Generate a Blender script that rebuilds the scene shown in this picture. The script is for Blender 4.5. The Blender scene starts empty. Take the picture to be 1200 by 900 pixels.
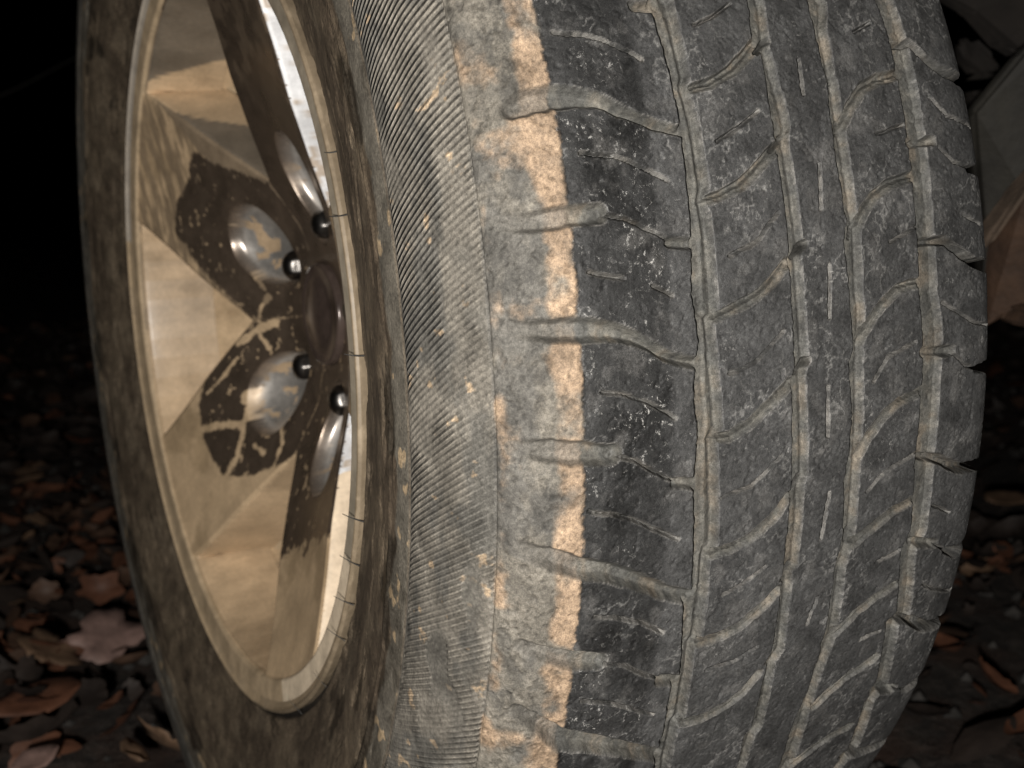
import bpy, bmesh, math, random
import numpy as np
from mathutils import Matrix, Vector
random.seed(7); rng = np.random.default_rng(7)
scene = bpy.context.scene
# ------------------------------------------------------------------ camera
CAM = (-0.30919, -0.72879, 0.08650)
RGT = (0.87497, -0.48325, -0.02974); DWN = (-0.10954, -0.13775, -0.98439); FWD = (0.47161, 0.86457, -0.17347)
cd = bpy.data.cameras.new('camera'); cam = bpy.data.objects.new('camera', cd); scene.collection.objects.link(cam)
cam.matrix_world = Matrix(((RGT[0], -DWN[0], -FWD[0], CAM[0]), (RGT[1], -DWN[1], -FWD[1], CAM[1]), (RGT[2], -DWN[2], -FWD[2], CAM[2]), (0, 0, 0, 1)))
cd.sensor_width = 36; cd.lens = 36 * 1431.94 / 1200; cd.clip_start = .02; cd.clip_end = 500
cd.dof.use_dof = True; cd.dof.focus_distance = .45; cd.dof.aperture_fstop = (cd.lens / 1000) / .0029
scene.camera = cam
# ------------------------------------------------------------------ night sky and the torch beside the camera
w = bpy.data.worlds.new('World'); scene.world = w; w.use_nodes = True
wn = w.node_tree.nodes; sky = wn.new('ShaderNodeTexSky'); sky.sky_type = 'NISHITA'; sky.sun_disc = False
sky.sun_elevation = math.radians(-8); sky.sun_rotation = math.radians(200)
w.node_tree.links.new(sky.outputs[0], wn['Background'].inputs[0]); wn['Background'].inputs[1].default_value = .0008
ld = bpy.data.lights.new('flash', 'AREA'); ld.shape = 'DISK'; ld.size = .035; ld.energy = 8.2; ld.color = (1.0, .96, .905)
lt = bpy.data.objects.new('flash', ld); scene.collection.objects.link(lt)
LP = Vector(CAM) + Vector(RGT) * -.05 + Vector(DWN) * .05 + Vector(FWD) * -.15
lt.location = LP; lt.rotation_euler = (Vector((-.06, 0, 0)) - LP).to_track_quat('-Z', 'Y').to_euler()
scene.cycles.pixel_filter_type = 'BLACKMAN_HARRIS'; scene.cycles.filter_width = 1.15
scene.view_settings.view_transform = 'Standard'; scene.view_settings.look = 'None'
scene.view_settings.exposure = 0.0; scene.view_settings.gamma = 1.0; scene.view_settings.use_curve_mapping = False

# ------------------------------------------------------------------ measured tread pattern: (mm round the tyre, mm across the tyre, width mm)
T_M=[[(110.0,-109.9,7.6),(111.6,-103.4,9.3),(112.0,-90.5,7.9),(110.7,-80.1,5.3),(106.0,-69.8,4.5),(102.9,-62.6,3.9),(100.0,-53.6,3.9),(99.0,-46.5,3.9)],[(35.1,-118.3,6.5),(33.6,-104.9,7.8),(33.1,-95.2,8.3),(32.0,-85.1,6.9),(28.1,-74.1,4.4),(25.2,-68.7,3.8),(21.4,-62.9,3.8),(17.1,-49.4,3.9)],[(-44.1,-117.9,6.6),(-46.7,-108.1,7.8),(-51.8,-95.9,8.5),(-54.4,-85.1,7.3),(-59.9,-72.9,6.2),(-66.8,-60.1,5.7),(-71.5,-47.4,5.1)],[(-111.6,-114.0,6.2),(-119.5,-102.2,8.1),(-124.7,-95.0,10.1),(-127.9,-84.2,8.8),(-135.9,-67.8,6.6),(-146.1,-47.6,6.1)]]
T_S=[[(71.9,-119.2,5.8),(70.5,-109.2,6.9),(71.5,-97.5,7.4),(71.7,-84.8,6.3)],[(-7.0,-120.3,5.6),(-7.6,-108.5,8.2),(-9.1,-99.9,8.7),(-10.1,-90.7,7.8),(-10.7,-85.3,7.3)],[(-82.6,-115.1,5.0),(-87.0,-101.6,7.2),(-88.9,-93.0,8.1),(-90.3,-85.8,6.7)]]
T_NT=[[(60.0,-57.9,3.8),(59.2,-49.8,3.8)],[(-24.8,-58.8,3.8),(-26.6,-49.2,3.9)],[(-105.5,-56.8,4.5),(-107.9,-47.4,4.6)],[(144.9,-56.8,3.9),(144.4,-48.7,4.0)]]
T_SIPA=[[(71.0,-82.8),(68.8,-74.3),(64.8,-65.5),(60.8,-57.9)],[(-11.4,-84.9),(-14.0,-75.9),(-19.9,-66.9),(-24.2,-59.0)],[(-91.2,-85.3),(-94.1,-75.0),(-102.0,-62.8),(-105.2,-56.5)],[(92.5,-88.7),(91.5,-80.8),(89.7,-72.9),(85.9,-64.7),(81.8,-55.9)],[(52.0,-90.7),(49.3,-78.1)],[(45.9,-66.6),(42.1,-58.8)],[(11.4,-88.7),(9.9,-80.6),(6.7,-72.3),(-0.9,-59.3)],[(-30.3,-93.6),(-32.4,-83.9),(-36.2,-75.2),(-46.2,-56.5)],[(-71.0,-89.1),(-73.7,-77.6),(-77.2,-69.3),(-83.8,-59.2)],[(-106.5,-90.2),(-112.0,-74.1),(-121.6,-57.2)],[(134.7,-90.7),(133.1,-77.7),(130.1,-68.2),(124.6,-58.3)]]
T_R2=[[(114.3,-39.3,3.4),(115.9,-31.2,3.8),(120.4,-21.3,4.2),(126.7,-12.3,4.6),(131.8,-6.1,4.7)],[(73.8,-42.7,3.3),(75.8,-33.2,3.6),(79.4,-23.8,4.0),(86.3,-13.7,4.3),(92.4,-6.1,4.4)],[(32.7,-42.0,3.0),(35.0,-33.2,3.6),(38.2,-24.0,4.0),(43.3,-14.6,4.0),(50.0,-7.2,4.0)],[(-10.4,-43.1,3.1),(-10.4,-35.7,3.8),(-7.1,-26.9,4.1),(-1.5,-17.9,4.1),(6.2,-7.8,4.1)],[(-55.2,-41.7,3.5),(-54.2,-32.8,3.9),(-52.0,-23.8,4.2),(-45.9,-13.5,4.2),(-37.9,-6.5,4.1)],[(-92.1,-42.4,3.6),(-91.6,-33.4,4.0),(-89.4,-23.1,4.4),(-83.0,-13.0,4.3),(-77.0,-6.1,4.3)],[(-130.1,-42.6,3.7),(-130.9,-31.4,4.3),(-127.5,-20.9,4.3),(-123.0,-13.9,4.2),(-115.3,-8.1,4.1)]]
T_R4=[[(99.0,26.9,4.3),(107.9,34.1,4.4),(115.1,42.6,4.5),(118.8,52.5,4.2),(120.8,63.1,4.3)],[(60.6,28.3,4.2),(66.6,32.6,4.2),(72.5,39.0,4.2),(77.2,48.5,4.0),(79.9,61.9,4.0)],[(18.1,26.5,4.2),(25.1,32.5,4.2),(31.4,39.5,3.9),(36.6,48.7,3.9),(38.4,61.0,4.0)],[(-26.4,27.8,4.5),(-19.5,32.6,4.1),(-12.6,39.9,4.1),(-7.9,48.5,3.8),(-5.1,61.7,3.8)],[(-64.1,29.4,4.6),(-59.2,38.6,4.2),(-54.1,48.9,3.8),(-50.5,61.7,3.9)],[(-105.5,29.8,4.5),(-98.1,38.6,4.4),(-92.8,48.3,4.0),(-89.2,60.4,4.0)],[(-143.5,30.8,4.9),(-137.9,36.1,4.8),(-131.9,45.3,4.2),(-126.4,60.2,4.2)],[(-179.9,31.6,5.5),(-174.2,38.6,5.3),(-169.3,48.2,4.6),(-166.8,59.7,4.6)]]
T_Q=[[(134.1,64.9,2.9),(134.5,74.3,3.3),(128.0,82.1,3.7),(123.6,91.2,4.5),(121.3,104.5,6.1)],[(53.7,63.3,3.0),(53.7,76.8,3.4),(48.9,84.6,3.8),(43.8,95.4,4.2)],[(-33.2,63.3,3.3),(-35.3,74.5,3.8),(-42.0,88.5,4.3)],[(-108.3,62.8,3.8),(-111.0,75.7,4.0),(-119.4,90.2,5.5)],[(-189.1,67.3,5.5),(-193.1,79.9,6.1),(-197.2,98.8,5.0)]]
T_QS=[[(93.1,62.8,3.7),(93.8,76.3,3.8)],[(10.3,62.0,4.1),(9.3,78.5,4.2)],[(-71.1,67.1,3.7),(-74.7,80.1,3.9)],[(-146.4,66.9,4.7),(-151.6,81.2,5.2)]]
T_QN=[[(82.8,97.2,2.5)],[(-0.5,95.9,2.5)],[(-80.0,89.4,3.2),(-86.2,103.1,6.7)],[(-156.5,92.2,4.2)]]
T_SIPB=[[(91.4,79.4),(85.2,87.5),(82.8,97.9)],[(7.7,80.1),(2.3,87.8),(-0.7,97.4)],[(-74.9,80.8),(-80.0,89.4)],[(-151.6,81.2),(-156.5,92.2)],[(112.0,79.0),(104.6,88.5),(100.6,107.3)],[(63.9,90.2),(59.5,102.2)],[(29.4,72.9),(23.7,84.0),(19.3,94.1),(16.9,107.7)],[(-55.9,74.5),(-61.5,86.6)],[(-93.5,77.9),(-100.1,90.3),(-104.7,104.1)],[(138.0,-32.8),(141.3,-23.6),(147.0,-14.2)],[(95.0,-32.5),(99.5,-22.0),(105.7,-11.7)],[(54.3,-33.0),(57.9,-21.1),(68.4,-9.0)],[(12.3,-35.7),(15.1,-24.0),(25.4,-10.6)],[(-33.4,-38.6),(-30.9,-25.1),(-21.1,-11.2)],[(-73.0,-33.5),(-70.5,-24.7),(-65.1,-14.4)],[(-105.9,-35.4),(-105.3,-22.4),(-101.2,-11.9)],[(125.5,12.4),(112.2,11.2)],[(85.6,13.5),(68.7,11.5)],[(47.7,13.2),(28.1,11.7)],[(2.5,10.5),(-16.6,11.2)],[(-57.9,12.3),(-39.8,14.1)],[(-96.0,12.6),(-84.8,15.5)],[(96.5,44.9),(100.3,60.6)],[(54.6,45.3),(59.8,60.2)],[(2.2,34.1),(10.5,40.9),(15.2,57.2)],[(-42.4,34.1),(-36.7,40.4),(-30.2,60.1)],[(-75.7,45.4),(-72.7,58.3)],[(-112.9,46.4),(-111.3,57.5)],[(137.7,44.4),(141.8,54.1)]]
g1L=[(-149.1,-49.8),(-128.7,-50.1),(-110.2,-50.9),(-106.7,-47.6),(-87.0,-49.8),(-72.2,-51.2),(-69.3,-48.2),(-51.8,-49.2),(-26.3,-51.0),(-9.8,-49.8),(9.4,-51.4),(25.1,-48.7),(41.7,-50.5),(64.5,-48.2),(87.2,-47.6),(107.2,-47.1),(126.2,-48.0),(144.4,-49.6),(146.7,-50.0)]
g1R=[(-151.7,-42.2),(-130.8,-43.3),(-127.9,-41.1),(-110.1,-42.2),(-92.6,-43.5),(-90.2,-40.8),(-72.6,-40.8),(-55.6,-41.7),(-52.1,-38.6),(-34.2,-39.7),(-10.9,-41.5),(-6.5,-39.0),(19.9,-41.1),(33.0,-42.0),(34.5,-39.3),(43.3,-39.7),(64.0,-39.3),(74.9,-40.4),(79.0,-38.6),(101.0,-39.1),(116.2,-40.8),(119.0,-39.0),(136.2,-39.3),(147.4,-39.7)]
g2L=[(-166.0,-2.9),(-149.9,-5.4),(-145.9,-3.1),(-111.2,-4.3),(-106.2,-3.1),(-70.6,-4.7),(-68.4,-5.1),(-34.0,-5.2),(-31.6,-5.4),(6.7,-7.0),(11.6,-5.4),(51.7,-5.8),(55.4,-5.4),(90.5,-5.8),(96.2,-5.8),(129.5,-4.9),(133.4,-7.4),(147.0,-5.4)]
g2R=[(-167.5,1.3),(-150.3,0.2),(-146.4,2.9),(-112.4,-0.2),(-106.5,2.7),(-70.0,-0.5),(-68.4,2.2),(-34.3,0.7),(-31.8,2.2),(7.3,-0.5),(13.5,0.9),(52.0,-0.5),(57.3,1.3),(92.9,0.0),(100.5,2.3),(129.6,-0.7),(131.9,-0.2),(147.3,2.3)]
g3L=[(-175.2,23.8),(-153.2,21.3),(-130.5,23.6),(-102.9,24.3),(-71.8,22.7),(-58.4,24.3),(-36.5,21.3),(-24.7,23.1),(-11.2,23.6),(10.2,21.3),(15.8,24.0),(35.9,22.5),(44.3,22.4),(55.8,21.3),(63.4,24.0),(86.0,22.4),(98.1,22.7),(115.6,24.3),(137.7,24.0),(148.9,24.2)]
g3R=[(-178.3,31.9),(-148.1,28.7),(-126.8,28.1),(-105.7,30.7),(-74.4,28.1),(-60.2,30.1),(-41.3,29.4),(-20.4,29.0),(-9.9,28.9),(9.4,28.3),(30.8,30.1),(35.7,29.0),(59.9,30.1),(68.0,29.4),(99.0,28.5),(108.9,29.0),(137.9,29.8),(149.3,33.4)]
g4L=[(-186.4,68.2),(-153.2,64.4),(-142.4,66.9),(-108.7,60.8),(-103.5,65.8),(-73.8,59.5),(-64.1,63.3),(-33.1,60.4),(-9.9,61.0),(9.6,62.0),(33.4,60.2),(65.2,61.0),(90.1,62.0),(116.2,62.8),(135.4,63.5),(151.0,61.3)]
g4R=[(-183.4,74.8),(-155.5,70.7),(-147.4,75.4),(-112.7,68.9),(-107.6,74.5),(-75.8,68.7),(-66.8,72.7),(-31.9,71.2),(-11.2,71.6),(19.2,72.7),(32.7,70.0),(71.6,70.7),(97.9,72.1),(117.9,72.7),(135.9,72.9),(151.7,71.2)]
T_NK=[[(127.8,-6.9,1.8),(132.9,-1.1,2.8)],[(91.4,-7.2,1.8),(96.1,-1.8,2.8)],[(51.9,-3.1,1.8),(56.3,2.0,2.8)],[(9.0,-4.1,1.8),(13.3,0.4,2.8)],[(-35.8,-4.7,1.8),(-31.4,-0.5,2.8)],[(-72.5,-4.9,1.8),(-67.7,-0.9,2.8)],[(-110.8,-4.5,1.8),(-105.5,-1.1,2.8)],[(-150.9,-2.3,1.8),(-144.7,0.5,2.8)],[(112.2,25.1,1.2),(117.0,27.2,1.8)],[(97.0,25.4,1.2),(101.6,27.4,1.8)],[(57.2,25.8,1.2),(61.6,27.2,1.8)],[(12.8,24.3,1.2),(17.3,25.3,1.8)],[(-28.0,24.7,1.2),(-23.3,25.3,1.8)],[(-63.4,27.4,1.2),(-58.2,27.4,1.8)]]
# ------------------------------------------------------------------ helpers
def tag(o, label=None, category=None, group=None, kind=None):
    for k, v in (('label', label), ('category', category), ('group', group), ('kind', kind)):
        if v: o[k] = v
    return o

def link(name, me, parent=None, mat=None):
    o = bpy.data.objects.new(name, me); scene.collection.objects.link(o)
    if parent: o.parent = parent
    if mat and me and not me.materials: me.materials.append(mat)
    return o

def mesh_np(name, V, F, N=None, attrs=None, smooth=True):
    """V (n,3), F (m,4) quads; N vertex normals; attrs: name -> (n,4) colour or (n,) float"""
    if N is not None and F.shape[1] == 4:
        q = F[::37]; gn = np.cross(V[q[:, 2]] - V[q[:, 0]], V[q[:, 3]] - V[q[:, 1]])
        if (gn * N[q[:, 0]]).sum() < 0: F = F[:, ::-1].copy()
    me = bpy.data.meshes.new(name)
    me.vertices.add(len(V)); me.vertices.foreach_set('co', V.astype(np.float32).ravel())
    k = F.shape[1]
    me.loops.add(F.size); me.loops.foreach_set('vertex_index', F.astype(np.int32).ravel())
    me.polygons.add(len(F)); me.polygons.foreach_set('loop_start', np.arange(0, F.size, k, dtype=np.int32))
    me.update(calc_edges=True)
    if smooth: me.polygons.foreach_set('use_smooth', np.ones(len(F), dtype=bool))
    for n, a in (attrs or {}).items():
        if a.ndim == 2:
            at = me.attributes.new(n, 'FLOAT_COLOR', 'POINT'); at.data.foreach_set('color', a.astype(np.float32).ravel())
        else:
            at = me.attributes.new(n, 'FLOAT', 'POINT'); at.data.foreach_set('value', a.astype(np.float32).ravel())
    if N is not None: me.normals_split_custom_set_from_vertices(N.astype(np.float32).tolist())
    return me

def sub(V, F, N, attrs, sel):
    f = F[sel]; ids, inv = np.unique(f, return_inverse=True)
    return V[ids], inv.reshape(f.shape), N[ids], {k: a[ids] for k, a in attrs.items()}

def vnoise(x, y, seed):
    """smooth value noise in 0..1"""
    r = np.random.default_rng(seed); T = r.random((257, 257))
    xi = np.floor(x).astype(int); yi = np.floor(y).astype(int); fx = x - xi; fy = y - yi
    fx = fx * fx * (3 - 2 * fx); fy = fy * fy * (3 - 2 * fy)
    a = T[xi % 256, yi % 256]; b = T[(xi + 1) % 256, yi % 256]; c = T[xi % 256, (yi + 1) % 256]; d = T[(xi + 1) % 256, (yi + 1) % 256]
    return (a * (1 - fx) + b * fx) * (1 - fy) + (c * (1 - fx) + d * fx) * fy
def fbm(x, y, seed, o=4):
    s = 0; a = .5; t = 0
    for k in range(o):
        s = s + a * vnoise(x * 2 ** k + 17.3 * k, y * 2 ** k + 5.1 * k, seed + k); t += a; a *= .55
    return s / t
def sst(a, b, x):
    t = np.clip((x - a) / (b - a), 0, 1); return t * t * (3 - 2 * t)
def mix(a, b, t):
    return a * (1 - t[..., None]) + np.array(b) * t[..., None]
def seg_sd(X, Y, pts, w=None):
    """distance to a polyline minus its local half width"""
    best = np.full(X.shape, 1e9)
    for i in range(len(pts) - 1):
        ax, ay = pts[i][:2]; bx, by = pts[i + 1][:2]
        wa = pts[i][2] / 2 if len(pts[i]) > 2 else w / 2; wb = pts[i + 1][2] / 2 if len(pts[i + 1]) > 2 else w / 2
        dx, dy = bx - ax, by - ay; t = np.clip(((X - ax) * dx + (Y - ay) * dy) / (dx * dx + dy * dy + 1e-9), 0, 1)
        best = np.minimum(best, np.hypot(X - ax - t * dx, Y - ay - t * dy) - (wa + (wb - wa) * t))
    return best
def poly_sd(X, Y, P):
    P = np.array(P, float); d = np.full(X.shape, 1e9); ins = np.zeros(X.shape, bool)
    for i in range(len(P)):
        ax, ay = P[i]; bx, by = P[(i + 1) % len(P)]; dx, dy = bx - ax, by - ay
        t = np.clip(((X - ax) * dx + (Y - ay) * dy) / (dx * dx + dy * dy + 1e-9), 0, 1)
        d = np.minimum(d, np.hypot(X - ax - t * dx, Y - ay - t * dy))
        c = ((ay > Y) != (by > Y)) & (X < (bx - ax) * (Y - ay) / (by - ay + 1e-12) + ax); ins ^= c
    return np.where(ins, -d, d)

# ------------------------------------------------------------------ materials
def newmat(name):
    m = bpy.data.materials.new(name); m.use_nodes = True; return m, m.node_tree, m.node_tree.nodes['Principled BSDF']
def N_(nt, t, **kw):
    n = nt.nodes.new(t)
    for k, v in kw.items():
        if k in n.inputs.keys(): n.inputs[k].default_value = v
        else: setattr(n, k, v)
    return n
def noise(nt, scale, detail=6, rough=.6, vec=None):
    n = N_(nt, 'ShaderNodeTexNoise'); n.inputs['Scale'].default_value = scale; n.inputs['Detail'].default_value = detail; n.inputs['Roughness'].default_value = rough
    if vec: nt.links.new(vec, n.inputs['Vector'])
    return n.outputs['Fac']
def rampn(nt, fac, stops):
    r = N_(nt, 'ShaderNodeValToRGB'); e = r.color_ramp.elements
    while len(e) < len(stops): e.new(.5)
    for i, (p, c) in enumerate(stops):
        e[i].position = p; e[i].color = (*(c if isinstance(c, tuple) else (c, c, c)), 1)
    nt.links.new(fac, r.inputs[0]); return r.outputs[0]
def mth(nt, op, a, b=None, c=None):
    n = N_(nt, 'ShaderNodeMath', operation=op)
    for i, v in enumerate((a, b, c)):
        if v is None: continue
        if isinstance(v, (int, float)): n.inputs[i].default_value = v
        else: nt.links.new(v, n.inputs[i])
    return n.outputs[0]
def mixc(nt, fac, a, b, mode='MIX'):
    n = N_(nt, 'ShaderNodeMix', data_type='RGBA', blend_type=mode)
    for s, v in ((n.inputs[0], fac), (n.inputs[6], a), (n.inputs[7], b)):
        if isinstance(v, (int, float)): s.default_value = v
        elif isinstance(v, tuple): s.default_value = (*v, 1)
        else: nt.links.new(v, s)
    return n.outputs[2]
def coords(nt):
    return N_(nt, 'ShaderNodeTexCoord').outputs['Object']
def bump(nt, h, strength, dist, prev=None):
    b = N_(nt, 'ShaderNodeBump'); b.inputs['Strength'].default_value = strength; b.inputs['Distance'].default_value = dist
    nt.links.new(h, b.inputs['Height'])
    if prev: nt.links.new(prev, b.inputs['Normal'])
    return b.outputs[0]
def attr(nt, name):
    return N_(nt, 'ShaderNodeAttribute', attribute_name=name)

def rubber_material():
    m, nt, b = newmat('worn_muddy_rubber'); L = nt.links
    co = coords(nt); al = attr(nt, 'albedo').outputs['Color']; ex = attr(nt, 'extra'); sep = N_(nt, 'ShaderNodeSeparateColor'); L.new(ex.outputs['Color'], sep.inputs[0])
    rough, ridge, wear = sep.outputs[0], sep.outputs[1], sep.outputs[2]
    ph = attr(nt, 'ridge_phase').outputs['Fac']
    n1 = noise(nt, 90, 8, .68, co); n2 = noise(nt, 700, 5, .7, co); n3 = noise(nt, 260, 6, .7, co); n4 = noise(nt, 38, 5, .6, co); n6 = noise(nt, 2300, 2, .7, co)
    # colour grain
    g = rampn(nt, n1, [(.30, .52), (.50, .95), (.70, 1.42)])
    c = mixc(nt, 1.0, al, g, 'MULTIPLY')
    g2 = rampn(nt, n2, [(.3, .55), (.7, 1.45)]); c = mixc(nt, 1.0, c, g2, 'MULTIPLY'); c6 = mixc(nt, 1.0, c, rampn(nt, n6, [(.3, .50), (.7, 1.52)]), 'MULTIPLY'); c = mixc(nt, mth(nt, 'MULTIPLY_ADD', wear, .5, .5), c, c6)
    # pale dusty scuffs where the tread is chipped
    n5 = noise(nt, 420, 6, .8, co); sc = rampn(nt, n5, [(.57, 0.0), (.66, 1.0)]); pt = rampn(nt, n4, [(.47, 0.10), (.62, 1.0)])
    sf = mth(nt, 'MULTIPLY', mth(nt, 'MULTIPLY', sc, pt), wear)
    c = mixc(nt, mth(nt, 'MULTIPLY', sf, .9), c, (.44, .43, .41))
    # ridges: paler on the crests, darker in the valleys
    jit = mth(nt, 'MULTIPLY', mth(nt, 'SUBTRACT', noise(nt, 120, 3, .5, co), .5), .4)
    wv = mth(nt, 'SINE', mth(nt, 'ADD', ph, jit)); wv = mth(nt, 'MULTIPLY_ADD', wv, .5, .5)
    amp = mth(nt, 'MULTIPLY', ridge, rampn(nt, noise(nt, 60, 3, .5, co), [(.25, .45), (.6, 1.0)]))
    rc = mth(nt, 'MULTIPLY_ADD', wv, .58, .70)
    c2 = mixc(nt, 1.0, c, rc, 'MULTIPLY'); c = mixc(nt, amp, c, c2)
    L.new(c, b.inputs['Base Color'])
    L.new(mth(nt, 'ADD', rough, mth(nt, 'MULTIPLY', mth(nt, 'SUBTRACT', n3, .5), .35)), b.inputs['Roughness'])
    b.inputs['Specular IOR Level'].default_value = .38
    h0 = bump(nt, n6, .4, .0003); h1 = bump(nt, n2, .35, .0006, h0); h2 = bump(nt, n1, .22, .0012, h1); h3 = bump(nt, n3, .35, .0008, h2)
    rb = mth(nt, 'MULTIPLY', wv, amp); h4 = bump(nt, rb, .8, .0014, h3)
    L.new(h4, b.inputs['Normal'])
    return m
def wheel_material():
    m, nt, b = newmat('muddy_alloy'); L = nt.links
    co = coords(nt); al = attr(nt, 'albedo').outputs['Color']; ex = attr(nt, 'extra'); sep = N_(nt, 'ShaderNodeSeparateColor'); L.new(ex.outputs['Color'], sep.inputs[0])
    rough, metal = sep.outputs[0], sep.outputs[1]
    n1 = noise(nt, 45, 7, .6, co); n2 = noise(nt, 400, 5, .65, co)
    c = mixc(nt, 1.0, al, rampn(nt, n1, [(.3, .78), (.7, 1.2)]), 'MULTIPLY'); c = mixc(nt, 1.0, c, rampn(nt, n2, [(.3, .88), (.7, 1.12)]), 'MULTIPLY')
    L.new(c, b.inputs['Base Color']); L.new(metal, b.inputs['Metallic'])
    L.new(mth(nt, 'ADD', rough, mth(nt, 'MULTIPLY', mth(nt, 'SUBTRACT', n1, .5), .3)), b.inputs['Roughness'])
    L.new(bump(nt, n1, .12, .0010, bump(nt, n2, .08, .0003)), b.inputs['Normal'])
    return m
def plain(name, col, rough=.8, metal=0, sc=40, var=.35, bs=.5, bd=.003):
    m, nt, b = newmat(name); co = coords(nt); n = noise(nt, sc, 7, .65, co)
    c = rampn(nt, n, [(.3, tuple(v * (1 - var) for v in col)), (.7, tuple(v * (1 + var) for v in col))])
    nt.links.new(c, b.inputs['Base Color']); b.inputs['Roughness'].default_value = rough; b.inputs['Metallic'].default_value = metal
    nt.links.new(bump(nt, n, bs, bd), b.inputs['Normal']); return m
RUB = rubber_material(); WHL = wheel_material()
CHROME = plain('worn_chrome', (.30, .28, .26), .28, 1, 80, .2, .1, .001)
HAIR = plain('rubber_hair', (.03, .028, .025), .7)

# ------------------------------------------------------------------ the tyre: one height field round the casing
PROF = [(-.1120,.2322),(-.1132,.2372),(-.1162,.248),(-.121,.262),(-.1275,.285),(-.1315,.310),(-.1318,.333),(-.1280,.354),(-.1205,.3695),(-.1110,.3795),(-.1000,.3852),(-.0900,.3878),(-.075,.389),(-.04,.3898),(0,.39),(.04,.3898),(.08,.388),(.1,.385),(.108,.3815),(.1155,.372),(.124,.35),(.130,.31),(.126,.27),(.117,.245),(.108,.23)]
def dense(P, n=3000):
    P = np.array(P); t = np.r_[0, np.cumsum(np.hypot(*np.diff(P, axis=0).T))]
    T = np.linspace(0, t[-1], n); x = np.interp(T, t, P[:, 0]); r = np.interp(T, t, P[:, 1])
    k = np.hanning(121); k /= k.sum()
    x = np.convolve(np.pad(x, 60, mode='reflect', reflect_type='odd'), k, 'valid'); r = np.convolve(np.pad(r, 60, mode='reflect', reflect_type='odd'), k, 'valid')
    s = np.r_[0, np.cumsum(np.hypot(np.diff(x), np.diff(r)))]
    return x, r, s - s[np.abs(x)[600:-600].argmin() + 600]
PX, PR, PS = dense(PROF)
nxp = np.gradient(PR, PS); nrp = -np.gradient(PX, PS)      # outward normal of the profile
nxp, nrp = -nxp, -nrp
s_ = np.r_[np.arange(PS[0] + .0001, -.184, .0011), np.arange(-.184, .127, .00054), np.arange(.127, .267, .004)]
th_ = np.r_[np.arange(-.262, .232, .00052), np.arange(.232, 2 * math.pi * .39 - .262, .0042)] / .39
TH, S = np.meshgrid(th_, s_, indexing='ij'); U = TH * 390; SS = S * 1000     # millimetres
PER = 245.6                                                    # six pitches
def copies(f):
    c = sum(p[0] for p in f) / len(f); out = [f]
    for k in (-2, -1, 1, 2, 3, 4, 5, 6, 7, -3):
        cc = c + k * PER
        if -205 > cc > -640 or 150 < cc < 1800: out.append([(p[0] + k * PER, *p[1:]) for p in f])
    return out
H = np.zeros(U.shape, np.float32); FLOOR = np.zeros(U.shape, bool); DUST = np.zeros(U.shape, np.float32); SHADE = np.zeros(U.shape, np.float32)
ui = th_ * 390
def stamp(f, depth, wall=1.3, w=None, dust=1, lift=0, blockcut=True, fade=False):
    for g in copies(f):
        us = [p[0] for p in g]; ss = [p[1] for p in g]
        i0, i1 = np.searchsorted(ui, [min(us) - 8, max(us) + 8]); j0, j1 = np.searchsorted(s_ * 1000, [min(ss) - 8, max(ss) + 8])
        if i1 - i0 < 2: continue
        X = U[i0:i1, j0:j1]; Y = SS[i0:i1, j0:j1]; X = X + (fbm(X * .22, Y * .22, 51, 2) - .5) * 1.1
        sd = seg_sd(X, Y, g, w)
        d = depth * sst(wall * .5, -wall * .8, sd); v = H[i0:i1, j0:j1]
        if fade: d = depth * sst(.7, -wall * 1.7, sd) * sst(-122, -105, Y)
        np.maximum(v, d, out=v)
        if blockcut: FLOOR[i0:i1, j0:j1] |= sd < -wall * .8
        dd = DUST[i0:i1, j0:j1]; np.maximum(dd, dust * sst(.8, -.6, sd), out=dd)
def nick(f, depth):
    stamp(f, depth, .7)
    for g in copies(f):
        us = [p[0] for p in g]; ss = [p[1] for p in g]
        i0, i1 = np.searchsorted(ui, [min(us) - 5, max(us) + 5]); j0, j1 = np.searchsorted(s_ * 1000, [min(ss) - 5, max(ss) + 5])
        if i1 - i0 < 2: continue
        v = SHADE[i0:i1, j0:j1]; np.maximum(v, sst(.5, -.4, seg_sd(U[i0:i1, j0:j1], SS[i0:i1, j0:j1], g)), out=v)  # shade of the deep notch, painted as dark colour
def edge(E):
    E = [p for p in E]; lo = min(p[0] for p in E); hi = max(p[0] for p in E)
    base = [(p[0], p[1]) for p in E if -133 <= p[0] <= 112]
    ex = list((p[0], p[1]) for p in E)
    for k in (-3, -2, -1, 1, 2, 3, 4, 5, 6, 7, 8):
        for a, b in base:
            a2 = a + k * PER
            if a2 < lo - .5 or a2 > hi + .5: ex.append((a2, b))
    ex.sort(); a = np.array(ex); return np.interp(ui, a[:, 0], a[:, 1])
GR = []
for gl, gr, dp in ((g1L, g1R, 3.7), (g2L, g2R, 2.3), (g3L, g3R, 2.4), (g4L, g4R, 2.9)):
    l = edge(gl); r = edge(gr); GR.append((l, r))
    j = (fbm(U * .25, SS * .25, 77, 3) - .5) * 1.1
    sd = np.maximum(l[:, None] - SS, SS - r[:, None]) + j
    H = np.maximum(H, dp * sst(.3, -.7, sd)); FLOOR |= sd < -.8; DUST = np.maximum(DUST, sst(.5, -.6, sd))
for gi, (gl, gr) in ((1, (g2L, g2R)), (2, (g3L, g3R))):
    l, r = GR[gi]; cm = (l * .52 + r * .48)[:, None]; inside = DUST > .9
    H = np.where(inside, H + .5 * sst(1.4, .2, np.abs(SS - (r[:, None] - 1.5))), H)
for f in T_NK: nick(f, 4.2)
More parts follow.
